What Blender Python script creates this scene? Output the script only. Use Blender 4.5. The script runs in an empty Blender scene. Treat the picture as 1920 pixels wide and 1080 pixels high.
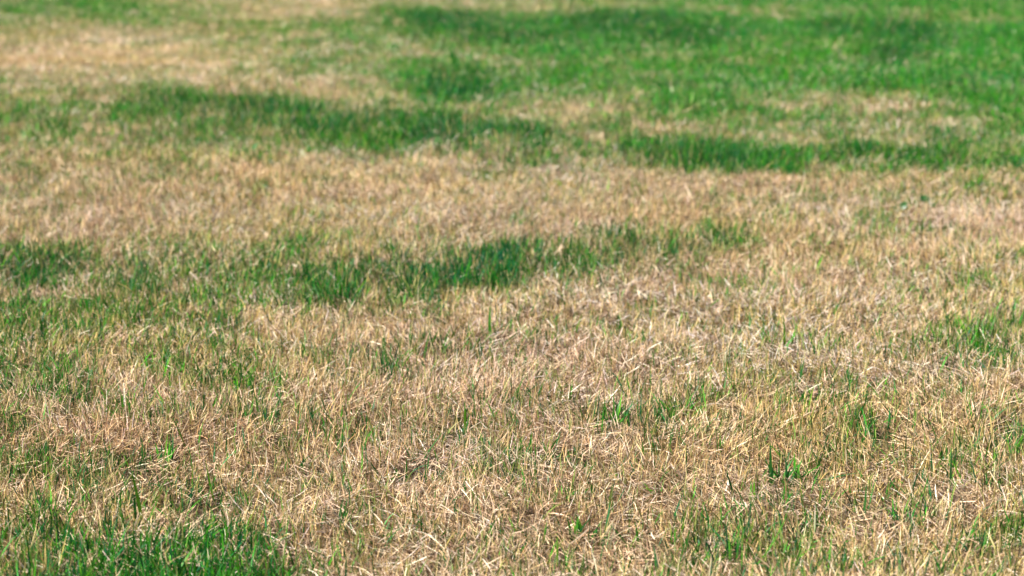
import bpy, math
import numpy as np

# ------------------------------------------------------------------ camera
S = bpy.context.scene
C = S.collection
FPX = 70.0 / 36.0 * 1920.0          # focal length in photo pixels
PITCH = math.radians(12.0)
CAM_H = 0.88
cam_d = bpy.data.cameras.new('camera')
cam = bpy.data.objects.new('camera', cam_d)
C.objects.link(cam)
cam.location = (0, 0, CAM_H)
cam.rotation_euler = (math.radians(90) - PITCH, 0, 0)
cam_d.lens = 70
cam_d.sensor_width = 36
cam_d.clip_start = 0.05
cam_d.clip_end = 2000
cam_d.dof.use_dof = True
cam_d.dof.focus_distance = 2.98
cam_d.dof.aperture_fstop = 5.4
S.camera = cam

# ------------------------------------------------------------------ light
SUN_EL = math.radians(50)
SUN_AZ = math.radians(-110)          # 0 = straight ahead (+Y), negative = left
w = bpy.data.worlds.new('World')
S.world = w
w.use_nodes = True
nt = w.node_tree
bg = nt.nodes['Background']
sky = nt.nodes.new('ShaderNodeTexSky')
sky.sky_type = 'NISHITA'
sky.sun_disc = False
sky.sun_elevation = SUN_EL
sky.sun_rotation = SUN_AZ
nt.links.new(sky.outputs[0], bg.inputs[0])
bg.inputs[1].default_value = 0.05
sd = bpy.data.lights.new('sun', 'SUN')
sd.energy = 5.0
sd.angle = math.radians(0.53)
sd.color = (1.0, 0.965, 0.92)
sun = bpy.data.objects.new('sun', sd)
C.objects.link(sun)
# light travels from the sun (azimuth SUN_AZ from +Y, clockwise) to the ground
sun.rotation_euler = (math.radians(90) - SUN_EL, 0, math.pi - SUN_AZ)
S.view_settings.view_transform = 'Standard'
S.view_settings.look = 'None'
S.view_settings.gamma = 1.0
S.view_settings.use_curve_mapping = False
S.view_settings.exposure = 1.15
S.render.engine = 'CYCLES'
S.cycles.max_bounces = 6
S.cycles.diffuse_bounces = 2
S.cycles.transmission_bounces = 4

rng = np.random.default_rng(7)

# ------------------------------------------------------------------ noise and field helpers
def vnoise(x, y, seed):
    g = np.random.default_rng(seed).random((128, 128)).astype(np.float32)
    xi = np.floor(x).astype(int); yi = np.floor(y).astype(int)
    fx = x - xi; fy = y - yi
    fx = fx*fx*(3-2*fx); fy = fy*fy*(3-2*fy)
    a = g[yi % 128, xi % 128]; b = g[yi % 128, (xi+1) % 128]
    c = g[(yi+1) % 128, xi % 128]; d = g[(yi+1) % 128, (xi+1) % 128]
    return (a*(1-fx)+b*fx)*(1-fy)+(c*(1-fx)+d*fx)*fy

def fbm(x, y, scale, seed, octaves=3):
    t = 0; amp = 1; s = 0
    for k in range(octaves):
        t = t + amp*vnoise(x/scale*(2**k)+17.3*k, y/scale*(2**k)+9.1*k, seed+k)
        s += amp; amp *= 0.55
    return t/s          # 0..1, centred on 0.5

def terrain(x, y):
    far = np.clip(y/40.0, 0, 1)
    return (0.050*(fbm(x, y, 1.1, 51, 2)-0.5) + 0.022*(fbm(x, y, 0.22, 61, 2)-0.5)) * (1-0.5*far)

cp, sp = math.cos(PITCH), math.sin(PITCH)
def ground_of(u, v):                 # a photo pixel -> metres on the lawn
    dx = (u-960)/FPX; dy = (540-v)/FPX
    wy = cp + dy*sp; wz = -sp + dy*cp
    t = CAM_H/(-wz)
    return dx*t, wy*t
def chart_of(x, y):                  # metres on the lawn -> chart coordinates of the patch map
    h = CAM_H - .020                 # the map was drawn from the blade tops, about 2 cm up
    zc = y*cp + h*sp
    yc = y*sp - h*cp
    return 960 + FPX*x/zc, 540 - FPX*yc/zc

# patch map of the lawn: centre, radii, tilt (deg), how green, laid down in this order
PATCH = [
 # far strip
 (1500, 40, 700, 150, 0, .96), (1900, 130, 260, 180, 0, .97), (1250, 130, 420, 60, 0, .86),
 (700, 40, 260, 45, 0, .50), (560, 60, 170, 40, 0, .42),
 (160, 8, 260, 34, 0, .66), (150, 6, 110, 14, 0, .85), (640, 2, 330, 12, 2, .10), (900, 10, 200, 10, 3, .35),
 (1060, 12, 120, 9, 0, .30), (1340, 22, 130, 9, 0, .55), (560, 20, 120, 12, 0, .12),
 (230, 38, 110, 16, 8, .68), (40, 60, 100, 20, 0, .40), (360, 62, 120, 16, 0, .35),
 (640, 62, 75, 20, 0, .78), (590, 48, 80, 18, 0, .55),
 (840, 42, 120, 26, 8, .93), (950, 72, 150, 20, 0, .90), (1150, 48, 190, 28, 0, .92), (1270, 62, 110, 24, 4, 1.0),
 (1120, 85, 180, 18, 0, .85), (1700, 60, 90, 30, 0, .98), (1570, 50, 60, 16, 0, .95), (1800, 35, 120, 14, 0, .72), (1480,22,90,8,0,.6),
 (150, 112, 340, 40, 2, .04), (330, 140, 140, 22, 6, .03), (60, 108, 160, 34, 0, .02), (470, 118, 90, 22, 0, .22), (520, 95, 26, 8, 0, .0),
 (620, 120, 110, 26, 0, .55), (740, 100, 130, 18, 0, .42),(450, 135, 40, 12, 0, .45),
 (590, 172, 120, 17, 6, .04), (480, 150, 70, 14, 0, .12), (700, 180, 60, 22, 0, .12),
 (800, 140, 100, 28, 0, .85), (850, 178, 130, 30, 0, .86), (960, 120, 120, 18, 0, .70), (1000, 160, 140, 22, 0, .8),
 (1500, 130, 200, 14, 0, .84), (1400, 160, 200, 24, 0, .88), (1640, 150, 200, 20, 0, .9),
 (1080, 212, 130, 22, 4, .42), (1020, 222, 80, 12, 0, .32), (1150, 190, 60, 12, 0, .3),(1130, 238, 60, 10, 0, .36),
 (1330, 205, 150, 30, 0, .80), (1430, 232, 90, 14, 0, .6),
 (1690, 196, 150, 14, 3, .46), (1740, 203, 80, 9, 3, .22), (1590, 200, 60, 10, 0, .2), (1660, 182, 70, 8, 0, .3),
 (1600, 232, 150, 17, 0, .76), (1400, 262, 120, 12, 3, .30), (1600, 262, 160, 12, 2, .52), (1560, 277, 90, 8, 2, .28), (1760, 235, 90, 18, 0, .45),
 (1860, 190, 80, 40, 0, .86), (1765, 262, 45, 16, 0, .85), (1870, 270, 90, 40, 0, .75),
 # dark green band running from the left edge down to the right
 (100, 222, 240, 56, 0, .60), (180, 178, 120, 16, 0, .35), (20, 152, 60, 9, 0, .6), (330, 195, 110, 28, 0, .70), (350, 180, 60, 14, 0, .8),
 (480, 210, 110, 38, 4, .68), (560, 192, 60, 14, 0, .72), (640, 228, 150, 40, 8, .70), (390, 238, 120, 28, 0, .55),
 (820, 246, 120, 34, 6, .92), (700, 248, 120, 24, 0, .88), (540, 258, 140, 24, 0, .68), (100, 262, 70, 18, 0, .76), (250, 262, 110, 18, 0, .40),
 (930, 250, 40, 30, 0, .72), (1000, 262, 55, 18, 0, .85), (1160, 262, 60, 24, 10, .80), (860, 286, 190, 22, 4, .68),
 (1340, 292, 150, 30, 2, .95), (1350, 306, 70, 16, 0, 1.0), (1240, 292, 90, 24, 10, .86), (1180, 292, 60, 16, 0, .6), (1080, 288, 90, 16, 0, .6), (1560, 308, 160, 24, 0, .84), (1500, 310, 60, 14, 0, .82),
 (1610, 282, 50, 12, 0, .9), (1790, 312, 190, 26, 0, .82), (1730, 298, 60, 12, 0, .9), (1880, 318, 80, 18, 0, .82),
 # tan band under it
 (380, 385, 520, 52, 2, .06), (600, 345, 380, 28, 2, .12), (1050, 352, 420, 28, 2, .05), (820, 400, 340, 46, 0, .10),
 (1600, 352, 400, 20, 1, .12), (1250, 395, 300, 40, 0, .10), (1620, 378, 260, 16, 0, .30), (1800, 410, 200, 50, 0, .10),
 (170, 300, 200, 22, 0, .28), (60, 360, 90, 50, 0, .34), (330, 305, 60, 12, 0, .5), (600, 328, 26, 10, 0, .5), (450, 345, 90, 14, 0, .25), (1090, 372, 40, 18, 0, .35),(1000, 390, 60, 12, 0, .35),
 (1290, 320, 70, 7, 0, .05), (900, 322, 60, 8, 0, .35),
 (1700, 392, 70, 12, 0, .45), (1840, 356, 40, 10, 0, .6), (1500, 400, 120, 22, 0, .28), (1650,430,160,20,0,.22),
 (760, 268, 170, 22, 5, .72), (850, 262, 90, 20, 0, .88), (1000, 270, 80, 20, 0, .72), (940, 292, 120, 12, 0, .5), (1340, 302, 150, 22, 2, .92), (1200, 285, 80, 18, 0, .74), (300, 255, 200, 26, 0, .52),
 # green band across the middle
 (50, 490, 140, 36, 0, .62), (20, 522, 60, 22, 0, .74), (160, 490, 120, 30, 0, .60), (250, 525, 60, 44, 0, .80), (360, 480, 110, 34, 0, .55), (430, 520, 90, 50, 0, .62),
 (540, 500, 80, 46, 0, .55), (600, 460, 100, 32, 0, .42), (680, 525, 110, 40, 0, .72), (690, 556, 80, 20, 0, .66), (780, 510, 90, 28, 0, .60), (890, 500, 130, 28, 0, .68),
 (870, 480, 60, 16, 0, .68), (1000, 486, 80, 28, 0, .62), (1090, 492, 80, 34, 0, .70), (1180, 462, 70, 26, 0, .52), (1290, 456, 90, 22, 0, .68), (1230, 475, 60, 20, 0, .4), (1360, 455, 50, 20, 0, .6),
 (1440, 500, 120, 26, 0, .34), (1560, 470, 160, 30, 0, .18), (1880, 480, 100, 24, 0, .26), (1740, 500, 120, 24, 0, .2), (560, 545, 60, 24, 0, .4),
 # left, below the band
 (150, 720, 420, 200, 0, .26), (1750, 740, 300, 150, 0, .14),
 (60, 600, 170, 66, 0, .66), (20, 640, 60, 50, 0, .6), (260, 600, 140, 46, 0, .52), (420, 600, 120, 34, 0, .34), (180, 650, 120, 30, 0, .30), (430, 670, 60, 30, 0, .44),
 (470, 640, 60, 24, 0, .4), (190, 700, 120, 26, 0, .26), (30, 730, 70, 50, 0, .52), (130, 745, 60, 30, 0, .45), (420, 735, 50, 22, 0, .38), (495, 740, 36, 22, 0, .6), (20, 790, 50, 30, 0, .6), (80, 800, 60, 30, 0, .3),
 # dry middle
 (1150, 640, 420, 90, 0, .12), (800, 780, 380, 120, 0, .12), (1400, 720, 300, 60, 0, .15), (1250, 900, 340, 110, 0, .10),
 (1870, 630, 80, 52, 0, .78), (1830, 600, 40, 30, 0, .55), (1750, 690, 60, 24, 0, .35), (1740, 740, 160, 26, 0, .30), (1290, 765, 70, 26, 0, .42), (1320, 740, 40, 18, 0, .5), (1160, 775, 36, 22, 0, .32), (940, 630, 40, 18, 0, .3), (700, 745, 50, 20, 0, .28),
 (1060, 830, 70, 22, 0, .26), (1220, 830, 50, 20, 0, .26), (1580, 855, 70, 24, 0, .36), (1480, 885, 70, 26, 0, .30), (1800, 830, 80, 22, 0, .38), (1900, 800, 40, 24, 0, .35), (1660, 790, 60, 18, 0, .3),
 (440, 700, 110, 34, 0, .40), (470, 780, 60, 26, 0, .40), (680, 690, 60, 22, 0, .34), (720, 790, 60, 22, 0, .30), (440, 950, 90, 26, 0, .34), (700, 960, 60, 26, 0, .3), (320, 860, 60, 26, 0, .40), (260, 835, 60, 26, 0, .22), (60, 870, 80, 30, 0, .42), (190, 900, 60, 24, 0, .3), (400, 905, 120, 22, 0, .20),
 # bottom edge
 (235, 1085, 300, 108, 0, 1.0), (400, 1015, 100, 34, 0, .85), (120, 1010, 110, 34, 0, .8), (20, 1060, 60, 50, 0, .7), (590, 1100, 60, 60, 0, .5), (30, 940, 60, 30, 0, .3),
 (700, 1075, 120, 40, 0, .40), (1000, 1060, 160, 40, 0, .14), (1080, 1000, 60, 30, 0, .34), (1400, 1040, 120, 40, 0, .34), (1540, 1040, 90, 34, 0, .42), (1340, 970, 60, 22, 0, .26), (1740, 1040, 100, 30, 0, .30),
 (1880, 985, 60, 34, 0, .74), (1840, 1000, 50, 24, 0, .62), (1640, 940, 30, 18, 0, .25),
]
PATCH = np.array(PATCH, dtype=np.float32)

def greenness(x, y):
    # the patch edges are ragged: warp by noise measured in metres on the lawn
    x2 = x + 0.10*(fbm(x, y, 0.16, 11)-0.5)*2
    y2 = y + 0.16*(fbm(x, y, 0.18, 23)-0.5)*2*np.clip(y/4, .5, 2)
    u, v = chart_of(x2, y2)
    wild = np.clip((fbm(x, y, 1.3, 33)-0.36)*2.4, .05, .95)
    G = np.full(x.shape, 0.16, dtype=np.float32)
    out = np.clip((np.abs(u-960)-980)/250, 0, 1) + np.clip((-v-10)/60, 0, 1) + np.clip((v-1250)/160, 0, 1)
    G = G*(1-np.clip(out, 0, 1)) + wild*np.clip(out, 0, 1)
    for cx, cy, rx, ry, ang, val in PATCH:
        a = math.radians(ang); ca, sa = math.cos(a), math.sin(a)
        m = (np.abs(u-cx) < 1.8*max(rx, ry)) & (np.abs(v-cy) < 1.8*max(ry, rx*abs(sa)+ry))
        if not m.any(): continue
        du = u[m]-cx; dv = v[m]-cy
        p = (du*ca+dv*sa)/rx; q = (-du*sa+dv*ca)/ry
        r2 = p*p+q*q
        wgt = np.exp(-0.9*r2**1.2)
        G[m] += (val-G[m])*wgt
    fine = fbm(x, y, 0.07, 43, 2)-0.5
    G = G + .07*np.clip((G-.6)*4, 0, 1)
    G = np.clip(G + 0.95*fine*np.clip(4*G*(1-G)+.12, 0, 1), 0, 1)
    return G

# clumps of a darker, bluer, taller grass kind among the yellow-green lawn grass
DARK = [(840, 45, 110, 28), (950, 74, 120, 14), (1150, 44, 150, 24), (1270, 64, 110, 22), (1570, 50, 50, 14), (1700, 58, 80, 26), (1680, 100, 60, 16),
        (1350, 308, 90, 18), (1240, 292, 80, 22), (820, 248, 110, 30), (480, 205, 100, 30), (330, 190, 90, 20), (640, 226, 100, 30), (860, 160, 70, 36), (1000, 262, 50, 16),
        (1610, 284, 60, 14), (1730, 300, 70, 14), (1765, 262, 40, 14), (880, 490, 180, 40), (690, 530, 160, 40), (250, 525, 60, 44), (40, 500, 110, 40), (1180, 462, 120, 26),
        (1290, 455, 90, 22), (1475, 890, 90, 40), (820, 640, 60, 24), (740, 690, 80, 30), (1160, 775, 60, 24)]
def dark_kind(x, y):
    u, v = chart_of(x+.08*(fbm(x, y, .15, 161)-.5), y+.12*(fbm(x, y, .15, 171)-.5))
    f = np.zeros(len(x), np.float32)
    for cx, cy, rx, ry in DARK:
        f = np.maximum(f, np.exp(-.8*(((u-cx)/rx)**2+((v-cy)/ry)**2)**1.3))
    return f

# ------------------------------------------------------------------ materials
def blade_material(name, trans, gloss, rough):
    m = bpy.data.materials.new(name); m.use_nodes = True
    n = m.node_tree; n.nodes.clear()
    out = n.nodes.new('ShaderNodeOutputMaterial')
    at = n.nodes.new('ShaderNodeAttribute'); at.attribute_name = 'tint'
    co = n.nodes.new('ShaderNodeTexCoord')
    ns = n.nodes.new('ShaderNodeTexNoise'); ns.inputs['Scale'].default_value = 260; ns.inputs['Detail'].default_value = 2
    n.links.new(co.outputs['Object'], ns.inputs['Vector'])
    mr = n.nodes.new('ShaderNodeMapRange'); mr.inputs[1].default_value = .3; mr.inputs[2].default_value = .7
    mr.inputs[3].default_value = .86; mr.inputs[4].default_value = 1.12
    n.links.new(ns.outputs['Fac'], mr.inputs[0])
    mul = n.nodes.new('ShaderNodeVectorMath'); mul.operation = 'MULTIPLY'
    n.links.new(at.outputs['Color'], mul.inputs[0]); n.links.new(mr.outputs[0], mul.inputs[1])
    d = n.nodes.new('ShaderNodeBsdfDiffuse'); t = n.nodes.new('ShaderNodeBsdfTranslucent'); g = n.nodes.new('ShaderNodeBsdfGlossy')
    n.links.new(mul.outputs[0], d.inputs[0]); n.links.new(mul.outputs[0], t.inputs[0])
    g.inputs['Color'].default_value = (1, 1, 1, 1); g.inputs['Roughness'].default_value = rough
    m1 = n.nodes.new('ShaderNodeMixShader'); m1.inputs[0].default_value = trans
    m2 = n.nodes.new('ShaderNodeMixShader')
    m2.inputs[0].default_value = gloss
    n.links.new(d.outputs[0], m1.inputs[1]); n.links.new(t.outputs[0], m1.inputs[2])
    n.links.new(m1.outputs[0], m2.inputs[1]); n.links.new(g.outputs[0], m2.inputs[2])
    n.links.new(m2.outputs[0], out.inputs[0])
    return m
MAT_DRY = blade_material('dry_straw', .10, .012, .4)
MAT_GREEN = blade_material('green_blade', .30, .007, .42)
MAT_LEAF = blade_material('weed_leaf', .2, .035, .4)

def ground_material():
    m = bpy.data.materials.new('soil_and_crumbled_thatch'); m.use_nodes = True
    n = m.node_tree; b = n.nodes['Principled BSDF']; b.inputs['Roughness'].default_value = .95
    co = n.nodes.new('ShaderNodeTexCoord')
    def noise(scale, det):
        s = n.nodes.new('ShaderNodeTexNoise'); s.inputs['Scale'].default_value = scale; s.inputs['Detail'].default_value = det
        n.links.new(co.outputs['Object'], s.inputs['Vector']); return s
    a = noise(55, 8); c = noise(.7, 4)
    r = n.nodes.new('ShaderNodeValToRGB')
    r.color_ramp.elements[0].position = .35; r.color_ramp.elements[0].color = (.03, .021, .014, 1)
    r.color_ramp.elements[1].position = .72; r.color_ramp.elements[1].color = (.16, .11, .065, 1)
    n.links.new(a.outputs['Fac'], r.inputs[0])
    r2 = n.nodes.new('ShaderNodeValToRGB')
    r2.color_ramp.elements[0].position = .42; r2.color_ramp.elements[0].color = (.075, .10, .03, 1)
    r2.color_ramp.elements[1].position = .58; r2.color_ramp.elements[1].color = (.20, .15, .09, 1)
    n.links.new(c.outputs['Fac'], r2.inputs[0])
    mx = n.nodes.new('ShaderNodeMix'); mx.data_type = 'RGBA'; mx.inputs[0].default_value = .35
    n.links.new(r.outputs[0], mx.inputs[6]); n.links.new(r2.outputs[0], mx.inputs[7])
    n.links.new(mx.outputs[2], b.inputs['Base Color'])
    bp = n.nodes.new('ShaderNodeBump'); bp.inputs['Strength'].default_value = .8; bp.inputs['Distance'].default_value = .01
    n.links.new(a.outputs['Fac'], bp.inputs['Height']); n.links.new(bp.outputs[0], b.inputs['Normal'])
    return m
MAT_GROUND = ground_material()

# ------------------------------------------------------------------ ground sheet
def build_mesh(name, verts, quads, mat, tint=None):
    me = bpy.data.meshes.new(name)
    nv, nq = len(verts), len(quads)
    me.vertices.add(nv); me.vertices.foreach_set('co', np.ascontiguousarray(verts, dtype=np.float32).ravel())
    me.loops.add(nq*4); me.loops.foreach_set('vertex_index', np.ascontiguousarray(quads, dtype=np.int32).ravel())
    me.polygons.add(nq)
    me.polygons.foreach_set('loop_start', np.arange(nq, dtype=np.int32)*4)
    me.update(calc_edges=True)
    if tint is not None:
        at = me.attributes.new('tint', 'FLOAT_COLOR', 'POINT')
        c4 = np.ones((nv, 4), dtype=np.float32); c4[:, :3] = tint
        at.data.foreach_set('color', c4.ravel())
    me.materials.append(mat)
    o = bpy.data.objects.new(name, me); C.objects.link(o)
    return o

def axis(lo, hi, step, far, n):
    core = np.arange(lo, hi+1e-6, step)
    g = np.geomspace(step, far, n)
    return np.concatenate([(lo-np.cumsum(g)[::-1]), core, (hi+np.cumsum(g))])
ax = axis(-4.6, 4.6, .05, 90, 26); ay = axis(1.2, 15.5, .05, 90, 26)
gx, gy = np.meshgrid(ax, ay)
gz = terrain(gx, gy)
nx, ny = len(ax), len(ay)
i = np.arange(nx*ny).reshape(ny, nx)
q = np.stack([i[:-1, :-1], i[:-1, 1:], i[1:, 1:], i[1:, :-1]], -1).reshape(-1, 4)
g = build_mesh('ground', np.stack([gx, gy, gz], -1).reshape(-1, 3), q, MAT_GROUND)
g['kind'] = 'structure'; g['label'] = 'brown soil and crumbled thatch showing between the grass blades'; g['category'] = 'ground'

# ------------------------------------------------------------------ blade builder
def blades(x, y, z, length, width, azim, t0, t1, drift, roll, cbase, ctip, seg, tipw=.12, basew=.8):
    n = len(x)
    s = np.linspace(0, 1, seg+1)
    P = np.zeros((n, seg+1, 3), np.float32); T = np.zeros((n, seg+1, 3), np.float32)
    for k in range(seg+1):
        a = azim + drift*s[k]; t = t0 + (t1-t0)*s[k]
        T[:, k, 0] = np.sin(t)*np.cos(a); T[:, k, 1] = np.sin(t)*np.sin(a); T[:, k, 2] = np.cos(t)
    P[:, 0] = np.stack([x, y, z], -1)
    for k in range(1, seg+1):
        P[:, k] = P[:, k-1] + (T[:, k-1]+T[:, k])*.5*(length/seg)[:, None]
    # nothing pokes far under the soil
    P[:, :, 2] = np.maximum(P[:, :, 2], (z-.004)[:, None])
    W = np.zeros((n, seg+1, 3), np.float32)
    for k in range(seg+1):
        a = azim + drift*s[k]
        perp = np.stack([-np.sin(a), np.cos(a), np.zeros(n)], -1)
        nrm = np.cross(T[:, k], perp)
        prof = (basew + (1-basew)*min(1, s[k]*3)) * (1 if s[k] < .45 else 1-(1-tipw)*((s[k]-.45)/.55)**1.3)
        W[:, k] = (np.cos(roll)[:, None]*perp + np.sin(roll)[:, None]*nrm) * (width*.5*prof)[:, None]
    V = np.stack([P-W, P+W], 2).reshape(n, -1, 3)             # n, 2*(seg+1), 3
    base = (np.arange(n)*(2*(seg+1)))[:, None, None]
    kq = np.arange(seg)
    q = np.stack([2*kq, 2*kq+1, 2*kq+3, 2*kq+2], -1)[None]
    Q = (base+q).reshape(-1, 4)
    mixk = (s**.7)[None, :, None]
    col = cbase[:, None]*(1-mixk)+ctip[:, None]*mixk
    col = np.repeat(col, 2, axis=1).reshape(-1, 3)
    return V.reshape(-1, 3), Q, col

def join(parts):
    vs, qs, cs = [], [], []; off = 0
    for v, q, c in parts:
        vs.append(v); qs.append(q+off); cs.append(c); off += len(v)
    return np.concatenate(vs), np.concatenate(qs), np.concatenate(cs)

def pick(n, pal, wts, jit=.12, sat=.04):
    pal = np.array(pal, np.float32); wts = np.array(wts)/sum(wts)
    k = rng.choice(len(pal), n, p=wts)
    c = pal[k]*np.exp(rng.normal(0, jit, (n, 1)))*np.exp(rng.normal(0, sat, (n, 3)))
    return c.astype(np.float32)

NEAR, FAR = 1.95, 16.0
def scatter(per_m2, lod_pow, ref=3.3, floor=.1):
    """random points on the lawn, thinner with distance; returns x, y, thinning factor"""
    xs, ys, ms = [], [], []
    edges = np.concatenate([np.arange(NEAR, 6, .25), np.arange(6, FAR+.1, .5)])
    for a, b in zip(edges[:-1], edges[1:]):
        half = .285*b + .42
        mid = (a+b)/2
        m = float(np.clip((ref/mid)**lod_pow, floor, 1))
        n = int(per_m2*m*2*half*(b-a))
        xs.append(rng.uniform(-half, half, n)); ys.append(rng.uniform(a, b, n)); ms.append(np.full(n, m))
    return np.concatenate(xs), np.concatenate(ys), np.concatenate(ms)

DRY = [(.70, .47, .18), (.80, .58, .26), (.60, .40, .21), (.76, .57, .36), (.45, .27, .11), (.86, .73, .52), (.24, .15, .075), (.60, .49, .17)]
DRYW = [5, 3.6, 4, 3, 2.8, .8, 2.2, 1.2]
THATCH = [(.58, .41, .26), (.70, .53, .36), (.42, .28, .16), (.84, .72, .56), (.20, .13, .08), (.54, .44, .36)]
ROT_GAP_SHADE = [(.11, .070, .040), (.08, .055, .038), (.18, .115, .065)]  # decayed brown, darkened further so the colour carries shade between straws
THATCHW = [4, 3.6, 3.4, 1.4, 2.4, 1.4]
GREEN = [(.030, .200, .012), (.052, .260, .014), (.014, .120, .016), (.018, .150, .036), (.095, .280, .012), (.060, .22, .055)]
GREENW = [5, 4, 3.2, 2.2, 2.2, .8]
OLIVE = [(.22, .26, .06), (.33, .31, .10), (.16, .23, .05)]

TUFT_AT = [(783, 862), (765, 890), (872, 808), (1160, 792), (1010, 850), (1475, 908), (1400, 935), (1625, 978), (1668, 815), (1785, 935),
           (1470, 655), (930, 628), (820, 645), (1500, 725), (1758, 700), (305, 872), (275, 868), (348, 842), (388, 945), (1085, 1010), (1200, 1025), (1400, 1078)]
def crowding(x, y):
    # the standing straw is thinner round the separate tufts
    f = np.ones(len(x), np.float32)
    for u, v in TUFT_AT:
        bx, by = ground_of(u, v)
        m = (np.abs(x-bx) < .03) & (y > by-.10) & (y < by+.03)
        f[m] = .22
    return f

def lie_field(x, y):
    return fbm(x, y, .35, 71, 2)*math.pi*5

# --- thatch: dead straws lying in a mat
x, y, m = scatter(100000, 1.6, floor=.055)
G = greenness(x, y)
dens = np.clip(1.0 - .6*G - np.clip((.45-fbm(x, y, .07, 81, 2))*4, 0, .85), .1, 1)
k = rng.random(len(x)) < dens
x, y, m, G = x[k], y[k], m[k], G[k]
n = len(x); wm = (1/m)**.42
tone = fbm(x, y, .5, 91, 2)
c = pick(n, THATCH, THATCHW, .2)
c = c*np.stack([1+.0*tone, 1-.10*(tone-.5)*2, 1-.3*(tone-.5)*2], -1)
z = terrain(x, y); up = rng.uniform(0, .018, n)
low_dark = (up < .012) & (rng.random(n) < .9*(1-.6*np.clip((y-4.5)/4, 0, 1)))  # low straws: old thatch plus painted gap shade, fewer far off
c[low_dark] = pick(low_dark.sum(), ROT_GAP_SHADE, [3, 2, 2], .2)
z = z+up
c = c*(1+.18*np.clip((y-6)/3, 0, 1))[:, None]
nr = y < 4.6
par = []
az = np.where(rng.random(n) < .5, lie_field(x, y)+rng.normal(0, .9, n), rng.uniform(0, 2*math.pi, n))
t0 = np.clip(rng.normal(1.25, .28, n), .3, 1.75); t1 = t0+rng.normal(.15, .28, n)
L = rng.uniform(.012, .040, n)*(1/m)**.12; W = rng.uniform(.00045, .0014, n)*wm
dr = rng.normal(0, .35, n); ro = rng.uniform(-1.2, 1.2, n)
for sel, seg in ((nr, 3), (~nr, 1)):
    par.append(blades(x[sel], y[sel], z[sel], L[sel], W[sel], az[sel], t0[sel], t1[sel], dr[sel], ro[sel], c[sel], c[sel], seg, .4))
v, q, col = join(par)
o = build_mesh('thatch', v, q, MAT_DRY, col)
o['kind'] = 'stuff'; o['label'] = 'matted pale dead straw lying flat over the whole lawn'; o['category'] = 'thatch'
print('thatch', n, len(q))

# --- standing dry blades
x, y, m = scatter(44000, 1.4, floor=.10)
G = greenness(x, y)
clump = fbm(x, y, .05, 101, 2)
k = rng.random(len(x)) < np.clip((1.0-(.9+.16*np.clip((y-4)/3, 0, 1))*G)*(.40+1.6*(clump-.27)), .0, 1)*crowding(x, y)
x, y, m, G = x[k], y[k], m[k], G[k]
n = len(x); wm = (1/m)**.40
tone = fbm(x, y, .6, 111, 2)
c = pick(n, DRY, DRYW, .16)
c = c*np.stack([1+0*tone, 1+.08*(tone-.5)*2, 1.0-.35*(tone-.5)*2], -1)
ol = rng.random(n) < np.clip(.06+.50*G, 0, .6)
c[ol] = pick(ol.sum(), OLIVE, [2, 3, 2], .2)
az = np.where(rng.random(n) < .2, lie_field(x, y)+rng.normal(0, .8, n), rng.uniform(0, 2*math.pi, n))
flat = rng.random(n)
t0 = np.where(flat < .68, np.abs(rng.normal(0, .24, n)), rng.uniform(.3, 1.2, n))
t1 = t0+np.abs(rng.normal(.08, .26, n))
z = terrain(x, y)
hv = .80+.45*(fbm(x, y, .3, 121, 2)-.2)
L = np.clip(rng.normal(.033, .011, n), .010, .075)*hv
W = rng.uniform(.0005, .0014, n)*wm
dr = rng.normal(0, .3, n); ro = rng.uniform(-1.3, 1.3, n)
nr = y < 4.6
par = []
for sel, seg in ((nr, 4), (~nr, 2)):
    par.append(blades(x[sel], y[sel], z[sel], L[sel], W[sel], az[sel], t0[sel], t1[sel], dr[sel], ro[sel], c[sel], c[sel]*1.05, seg, .15))
v, q, col = join(par)
o = build_mesh('dry_grass', v, q, MAT_DRY, col)
o['kind'] = 'stuff'; o['label'] = 'tan sun-scorched standing grass blades between the green patches'; o['category'] = 'dry grass'
print('dry', n, len(q))

# --- green blades
x, y, m = scatter(42000, 1.1, floor=.2)
G = greenness(x, y)
clump = fbm(x, y, .045, 131, 2)
tus = fbm(x, y, .032, 181, 2)          # small tussocks a few centimetres across
mix = np.clip(.42+(tus-.5)*4.4+(G-.5)*2.3, 0, 1)
fr = np.clip((y-5)/4, 0, 1)
pg = np.clip((.45*G**1.1+.55*mix)*(1-fr)+fr*G**.45*(1+1.8*(fbm(x, y, .09, 191, 2)-.5)+1.2*(clump-.5)) + .05, 0, 1)
k = rng.random(len(x)) < pg*crowding(x, y)**.7
x, y, m, G = x[k], y[k], m[k], G[k]
n = len(x); wm = (1/m)**.36
c = pick(n, GREEN, GREENW, .34, .06)
dk = dark_kind(x, y); blue = fbm(x, y, .4, 141, 2)-.5
kind = rng.random(n) < .26+.46*dk+.30*(1-G)*np.clip((5-y)/2, 0, 1)
DEEP = [(.010, .100, .014), (.012, .125, .040), (.022, .150, .012), (.008, .085, .032)]
c[kind] = pick(kind.sum(), DEEP, [4, 3, 3, 2], .2, .06)
warm = np.clip((y-5)/4, 0, 1)*(1-dk)
c = c*np.stack([1-.3*blue+.0*warm, 1+.22*warm, 1+.8*blue+0*warm], -1)
yl = rng.random(n) < np.clip(.38*(1-G)-.04, 0, .5)
c[yl] = pick(yl.sum(), OLIVE, [3, 1.5, 3], .2)
straw = np.array([.42, .38, .14], np.float32)
br = rng.random(n) < .03+.22*(1-G)
ctp = c.copy(); ctp[br] = pick(br.sum(), DRY, DRYW, .15)*.8
cb = c*.93+straw*.07*np.clip(1.2-G, .15, 1)[:, None]
az = rng.uniform(0, 2*math.pi, n)
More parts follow.
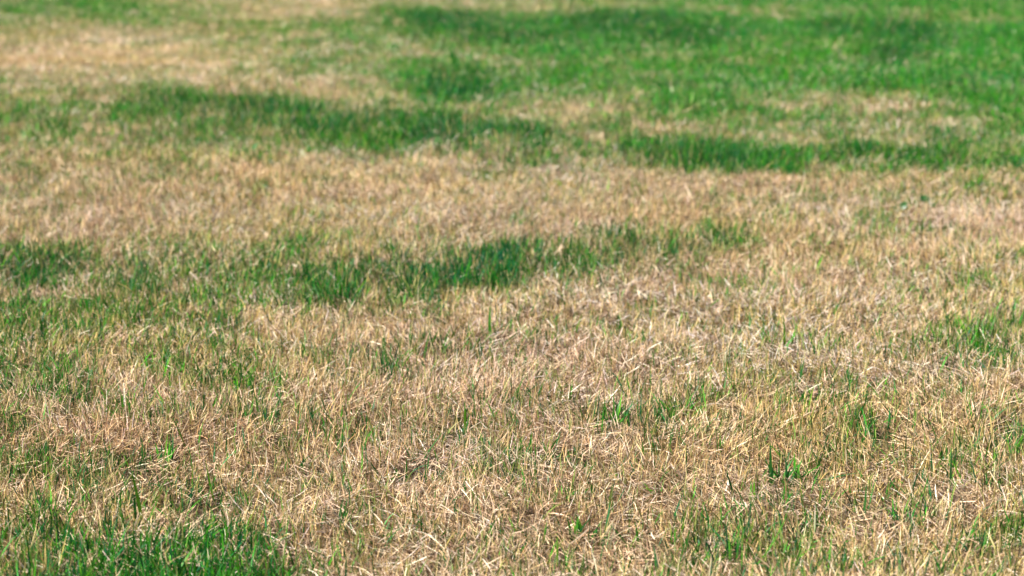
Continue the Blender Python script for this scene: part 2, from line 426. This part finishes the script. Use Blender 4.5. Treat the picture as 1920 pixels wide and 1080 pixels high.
t0 = np.abs(rng.normal(0, .28, n)); t1 = t0+np.abs(rng.normal(.3, .5, n))
z = terrain(x, y)
L = np.clip(rng.normal(.032, .010, n), .012, .08)*(.86+.34*G+.30*dk+.30*(1-G)*np.clip((5-y)/2, 0, 1))*(.7+.6*fbm(x, y, .25, 151, 2))
W = rng.uniform(.0013, .0028, n)*wm
dr = rng.normal(0, .4, n); ro = rng.uniform(-1.2, 1.2, n)
nr = y < 4.6
par = []
for sel, seg in ((nr, 4), (~nr, 2)):
    par.append(blades(x[sel], y[sel], z[sel], L[sel], W[sel], az[sel], t0[sel], t1[sel], dr[sel], ro[sel], cb[sel], ctp[sel], seg, .08))
v, q, col = join(par)
o = build_mesh('green_grass', v, q, MAT_GREEN, col)
o['kind'] = 'stuff'; o['label'] = 'lush green grass blades in irregular patches across the lawn'; o['category'] = 'green grass'
print('green', n, len(q))

# ------------------------------------------------------------------ single tufts one can point at
def tuft(u, v, label, specs, spread=.006, tint=.95):
    """specs: list of (azimuth deg, start tilt deg, end tilt deg, length mm, width mm)"""
    bx, by = ground_of(u, v); bz = float(terrain(np.array([bx]), np.array([by]))[0])
    n = len(specs); s = np.array(specs, np.float32)
    px = rng.normal(0, spread, n); py = rng.normal(0, spread*.7, n)
    c = pick(n, GREEN, GREENW, .15)*tint
    cb = c*.8+np.array([.42, .38, .14])*.1
    v_, q_, col_ = blades(px, py, np.full(n, .002), s[:, 3]/1000*1.2, s[:, 4]/1000*1.3, np.radians(s[:, 0]), np.radians(s[:, 1]), np.radians(s[:, 2]),
                          rng.normal(0, .25, n), rng.uniform(-.5, .5, n), cb.astype(np.float32), c, 6, .08)
    o = build_mesh('grass_tuft', v_, q_, MAT_GREEN, col_)
    o.location = (bx, by, bz)
    o['label'] = label; o['category'] = 'grass tuft'; o['group'] = 'separate green tufts standing in the scorched grass'
    return o
# azimuth: 0 = right in the picture, 90 = away, 180 = left, 270 = towards the viewer
R = lambda n, lo, hi, a0, a1, wd: [(rng.uniform(a0, a1), rng.uniform(2, 30), rng.uniform(15, 60), rng.uniform(lo, hi), rng.uniform(*wd)) for _ in range(n)]
tuft(783, 862, 'small v-shaped green tuft of five blades alone in the matted straw left of centre',
     [(160, 15, 30, 42, 3.4), (20, 28, 42, 60, 3.6), (10, 34, 50, 56, 3.2), (120, 4, 12, 26, 2.2), (150, 35, 40, 40, 2.6), (250, 10, 25, 28, 2.4)], .003, .8)
tuft(765, 890, 'two-bladed green sprout just below the v-shaped tuft', [(170, 35, 42, 34, 2.6), (80, 2, 6, 34, 2.2)], .002)
tuft(872, 808, 'slim pair of upright green blades above the v-shaped tuft', [(100, 3, 8, 52, 3.4), (30, 12, 22, 40, 2.6)], .004)
tuft(1160, 792, 'spiky bluish green tuft in the straw right of centre, above the middle sprouts', R(16, 26, 58, 0, 360, (2, 3)), .010)
tuft(1010, 850, 'loose low green tuft in the centre of the dry area', R(9, 26, 52, 0, 360, (2.2, 3.4)), .010, .8)
tuft(1475, 908, 'dark green spreading clump with a long flattened grey-green blade trailing to its right',
     R(16, 24, 46, 0, 360, (2.4, 3.6)) + [(18, 55, 62, 56, 4), (12, 68, 88, 90, 4.4), (100, 3, 8, 62, 3.6), (195, 30, 45, 56, 4)], .010)
tuft(1400, 935, 'sparse upright green blades left of the dark spreading clump', [(170, 10, 25, 50, 4), (150, 25, 40, 36, 3.4), (90, 4, 8, 34, 3), (60, 8, 20, 30, 3)], .010)
tuft(1625, 978, 'upright pair of bright green blades below and right of the dark spreading clump', [(20, 6, 20, 58, 3.8), (60, 10, 25, 44, 3), (150, 10, 30, 34, 3)], .005)
tuft(1668, 815, 'short green pair of blades on the matted straw near the upper right tuft', [(80, 3, 10, 40, 3.6), (40, 10, 20, 34, 2.8), (10, 20, 50, 40, 2.6)], .005)
tuft(1785, 935, 'two thin upright green blades left of the bright right-hand patch', [(90, 2, 6, 62, 2.8), (170, 8, 18, 60, 2.6), (20, 30, 60, 30, 2.4)], .008)
tuft(1470, 655, 'thin stalky green tuft with tall crossing blades in the right middle', [(160, 15, 30, 74, 2.8), (30, 10, 25, 52, 2.6), (100, 5, 14, 60, 3), (20, 30, 50, 46, 2.6)], .008, .9)
tuft(930, 628, 'single broad bluish blade with two thin ones left of the upper centre', [(90, 2, 6, 62, 4.6), (10, 25, 40, 48, 2.4), (150, 20, 30, 42, 2.2)], .006, .9)
tuft(820, 645, 'low dark green tuft left of the single broad blade', R(8, 24, 46, 0, 360, (2.4, 3.4)), .012, .85)
tuft(1500, 725, 'leaning olive green blade crossing the straw at the right', [(60, 20, 40, 50, 3.4), (160, 20, 50, 44, 2.6)], .008)
tuft(1758, 700, 'lone tall green blade with a bent neighbour left of the right-hand patch', [(165, 12, 22, 66, 3.6), (40, 22, 50, 40, 3)], .005)
tuft(305, 872, 'upright green tuft between two leaning blades at the lower left', R(9, 30, 50, 30, 150, (2.6, 3.8)), .008)
tuft(275, 868, 'straight dark green blade leaning left beside the lower left tuft', [(170, 12, 20, 64, 3.8), (100, 5, 20, 40, 2.6)], .003)
tuft(348, 842, 'curved dark green blades above and right of the lower left tuft', [(165, 14, 30, 52, 3.2), (30, 5, 25, 46, 3.4)], .010)
tuft(388, 945, 'tall green blade leaning left above the bottom green patch', [(165, 10, 16, 66, 3.8), (10, 10, 25, 50, 3)], .006)
tuft(270, 985, 'longest bright blade rising out of the top of the bottom green patch', [(165, 6, 16, 78, 4.4), (100, 4, 12, 50, 3.6), (20, 20, 30, 46, 3.4)], .006, 1.15)
tuft(1085, 1010, 'green and yellow clump with forked blades near the bottom centre', R(8, 28, 52, 0, 360, (2.8, 4)) + [(170, 8, 14, 62, 3.2)], .010)
tuft(1200, 1025, 'wide green blade fallen to the left near the bottom centre right', [(160, 35, 55, 52, 3.8), (100, 10, 30, 40, 3)], .006, .7)
tuft(1400, 1078, 'very long curved green blade arching up and right at the bottom right', [(28, 55, 8, 112, 3.4), (160, 20, 40, 50, 3.2)], .006, .6)

# ------------------------------------------------------------------ broad-leaved weeds
def leaf_mesh(Lm, Wm, bend, notch, seg=8, side=3):
    vs = []; qs = []
    for a in range(seg+1):
        s = a/seg
        wdt = Wm*.5*math.sin(math.pi*min(1, .06+.94*s)**.8)**.7*(1+.08*math.sin(9*s)) + .0006
        zc = bend*Lm*(s-.9*s*s*1.6)
        for b in range(-side, side+1):
            f = b/side
            vs.append((s*Lm, f*wdt, zc+abs(f)*wdt*.28+notch*math.sin(7*s+b)*.0008))
    r = 2*side+1
    for a in range(seg):
        for b in range(r-1):
            qs.append((a*r+b, (a+1)*r+b, (a+1)*r+b+1, a*r+b+1))
    return np.array(vs, np.float32), np.array(qs)
def weed(u, v, label, leaves, tint, base_shift=0):
    bx, by = ground_of(u, v); bz = float(terrain(np.array([bx]), np.array([by]))[0])
    root = bpy.data.objects.new('broadleaf_weed', None); C.objects.link(root)
    root.location = (bx, by, bz); root.empty_display_size = .02
    root['label'] = label; root['category'] = 'weed'; root['group'] = 'broad-leaved weeds in the lawn'
    for (az, h, reach, Lm, Wm, tilt) in leaves:
        a = math.radians(az)
        tip = (reach*math.cos(a), reach*math.sin(a), h)
        n = 1
        # stalk
        kk = 6; sd_ = 5; sv = []; sq = []
        for i_ in range(kk+1):
            s = i_/kk; cx_ = tip[0]*s**1.4; cy_ = tip[1]*s**1.4; cz_ = h*(1-(1-s)**1.5)
            for j_ in range(sd_):
                t = 2*math.pi*j_/sd_; rr = .0011*(1-.3*s)
                sv.append((cx_+rr*math.cos(t), cy_+rr*math.sin(t), cz_))
        for i_ in range(kk):
            for j_ in range(sd_):
                sq.append((i_*sd_+j_, i_*sd_+(j_+1) % sd_, (i_+1)*sd_+(j_+1) % sd_, (i_+1)*sd_+j_))
        st = build_mesh('stalk', np.array(sv), np.array(sq), MAT_LEAF, np.tile(np.array([[.10, .22, .06]]), (len(sv), 1)))
        st.parent = root
        lv, lq = leaf_mesh(Lm, Wm, .35, 1)
        rib = np.where((np.arange(len(lv)) % 7) == 3, 1.5, 1.0)[:, None]
        lf = build_mesh('leaf', lv, lq, MAT_LEAF, np.array([tint])*rib)
        lf.data.shade_smooth()
        lf.location = (tip[0]*.97, tip[1]*.97, tip[2])
        lf.rotation_euler = (0, math.radians(tilt), a)
        lf.parent = root
    return root
TEAL = (.020, .075, .014)
weed(1735, 405, 'round bluish green leaf of a low weed standing above tan grass at the right',
     [(100, .030, .006, .026, .024, -48), (200, .018, .010, .018, .014, -25), (330, .016, .010, .020, .014, -20), (20, .020, .02, .018, .013, -30)], TEAL)
weed(1690, 408, 'tilted oval-leaved weed just left of the round-leaved one',
     [(60, .018, .006, .030, .018, -42), (160, .016, .012, .022, .014, -30), (250, .012, .010, .018, .012, -15)], TEAL)
weed(468, 292, 'small notched weed leaf at the front edge of the far left green band',
     [(30, .030, .012, .036, .022, -35), (150, .018, .008, .030, .018, -40), (210, .024, .008, .032, .020, -10)], (.022, .12, .025))
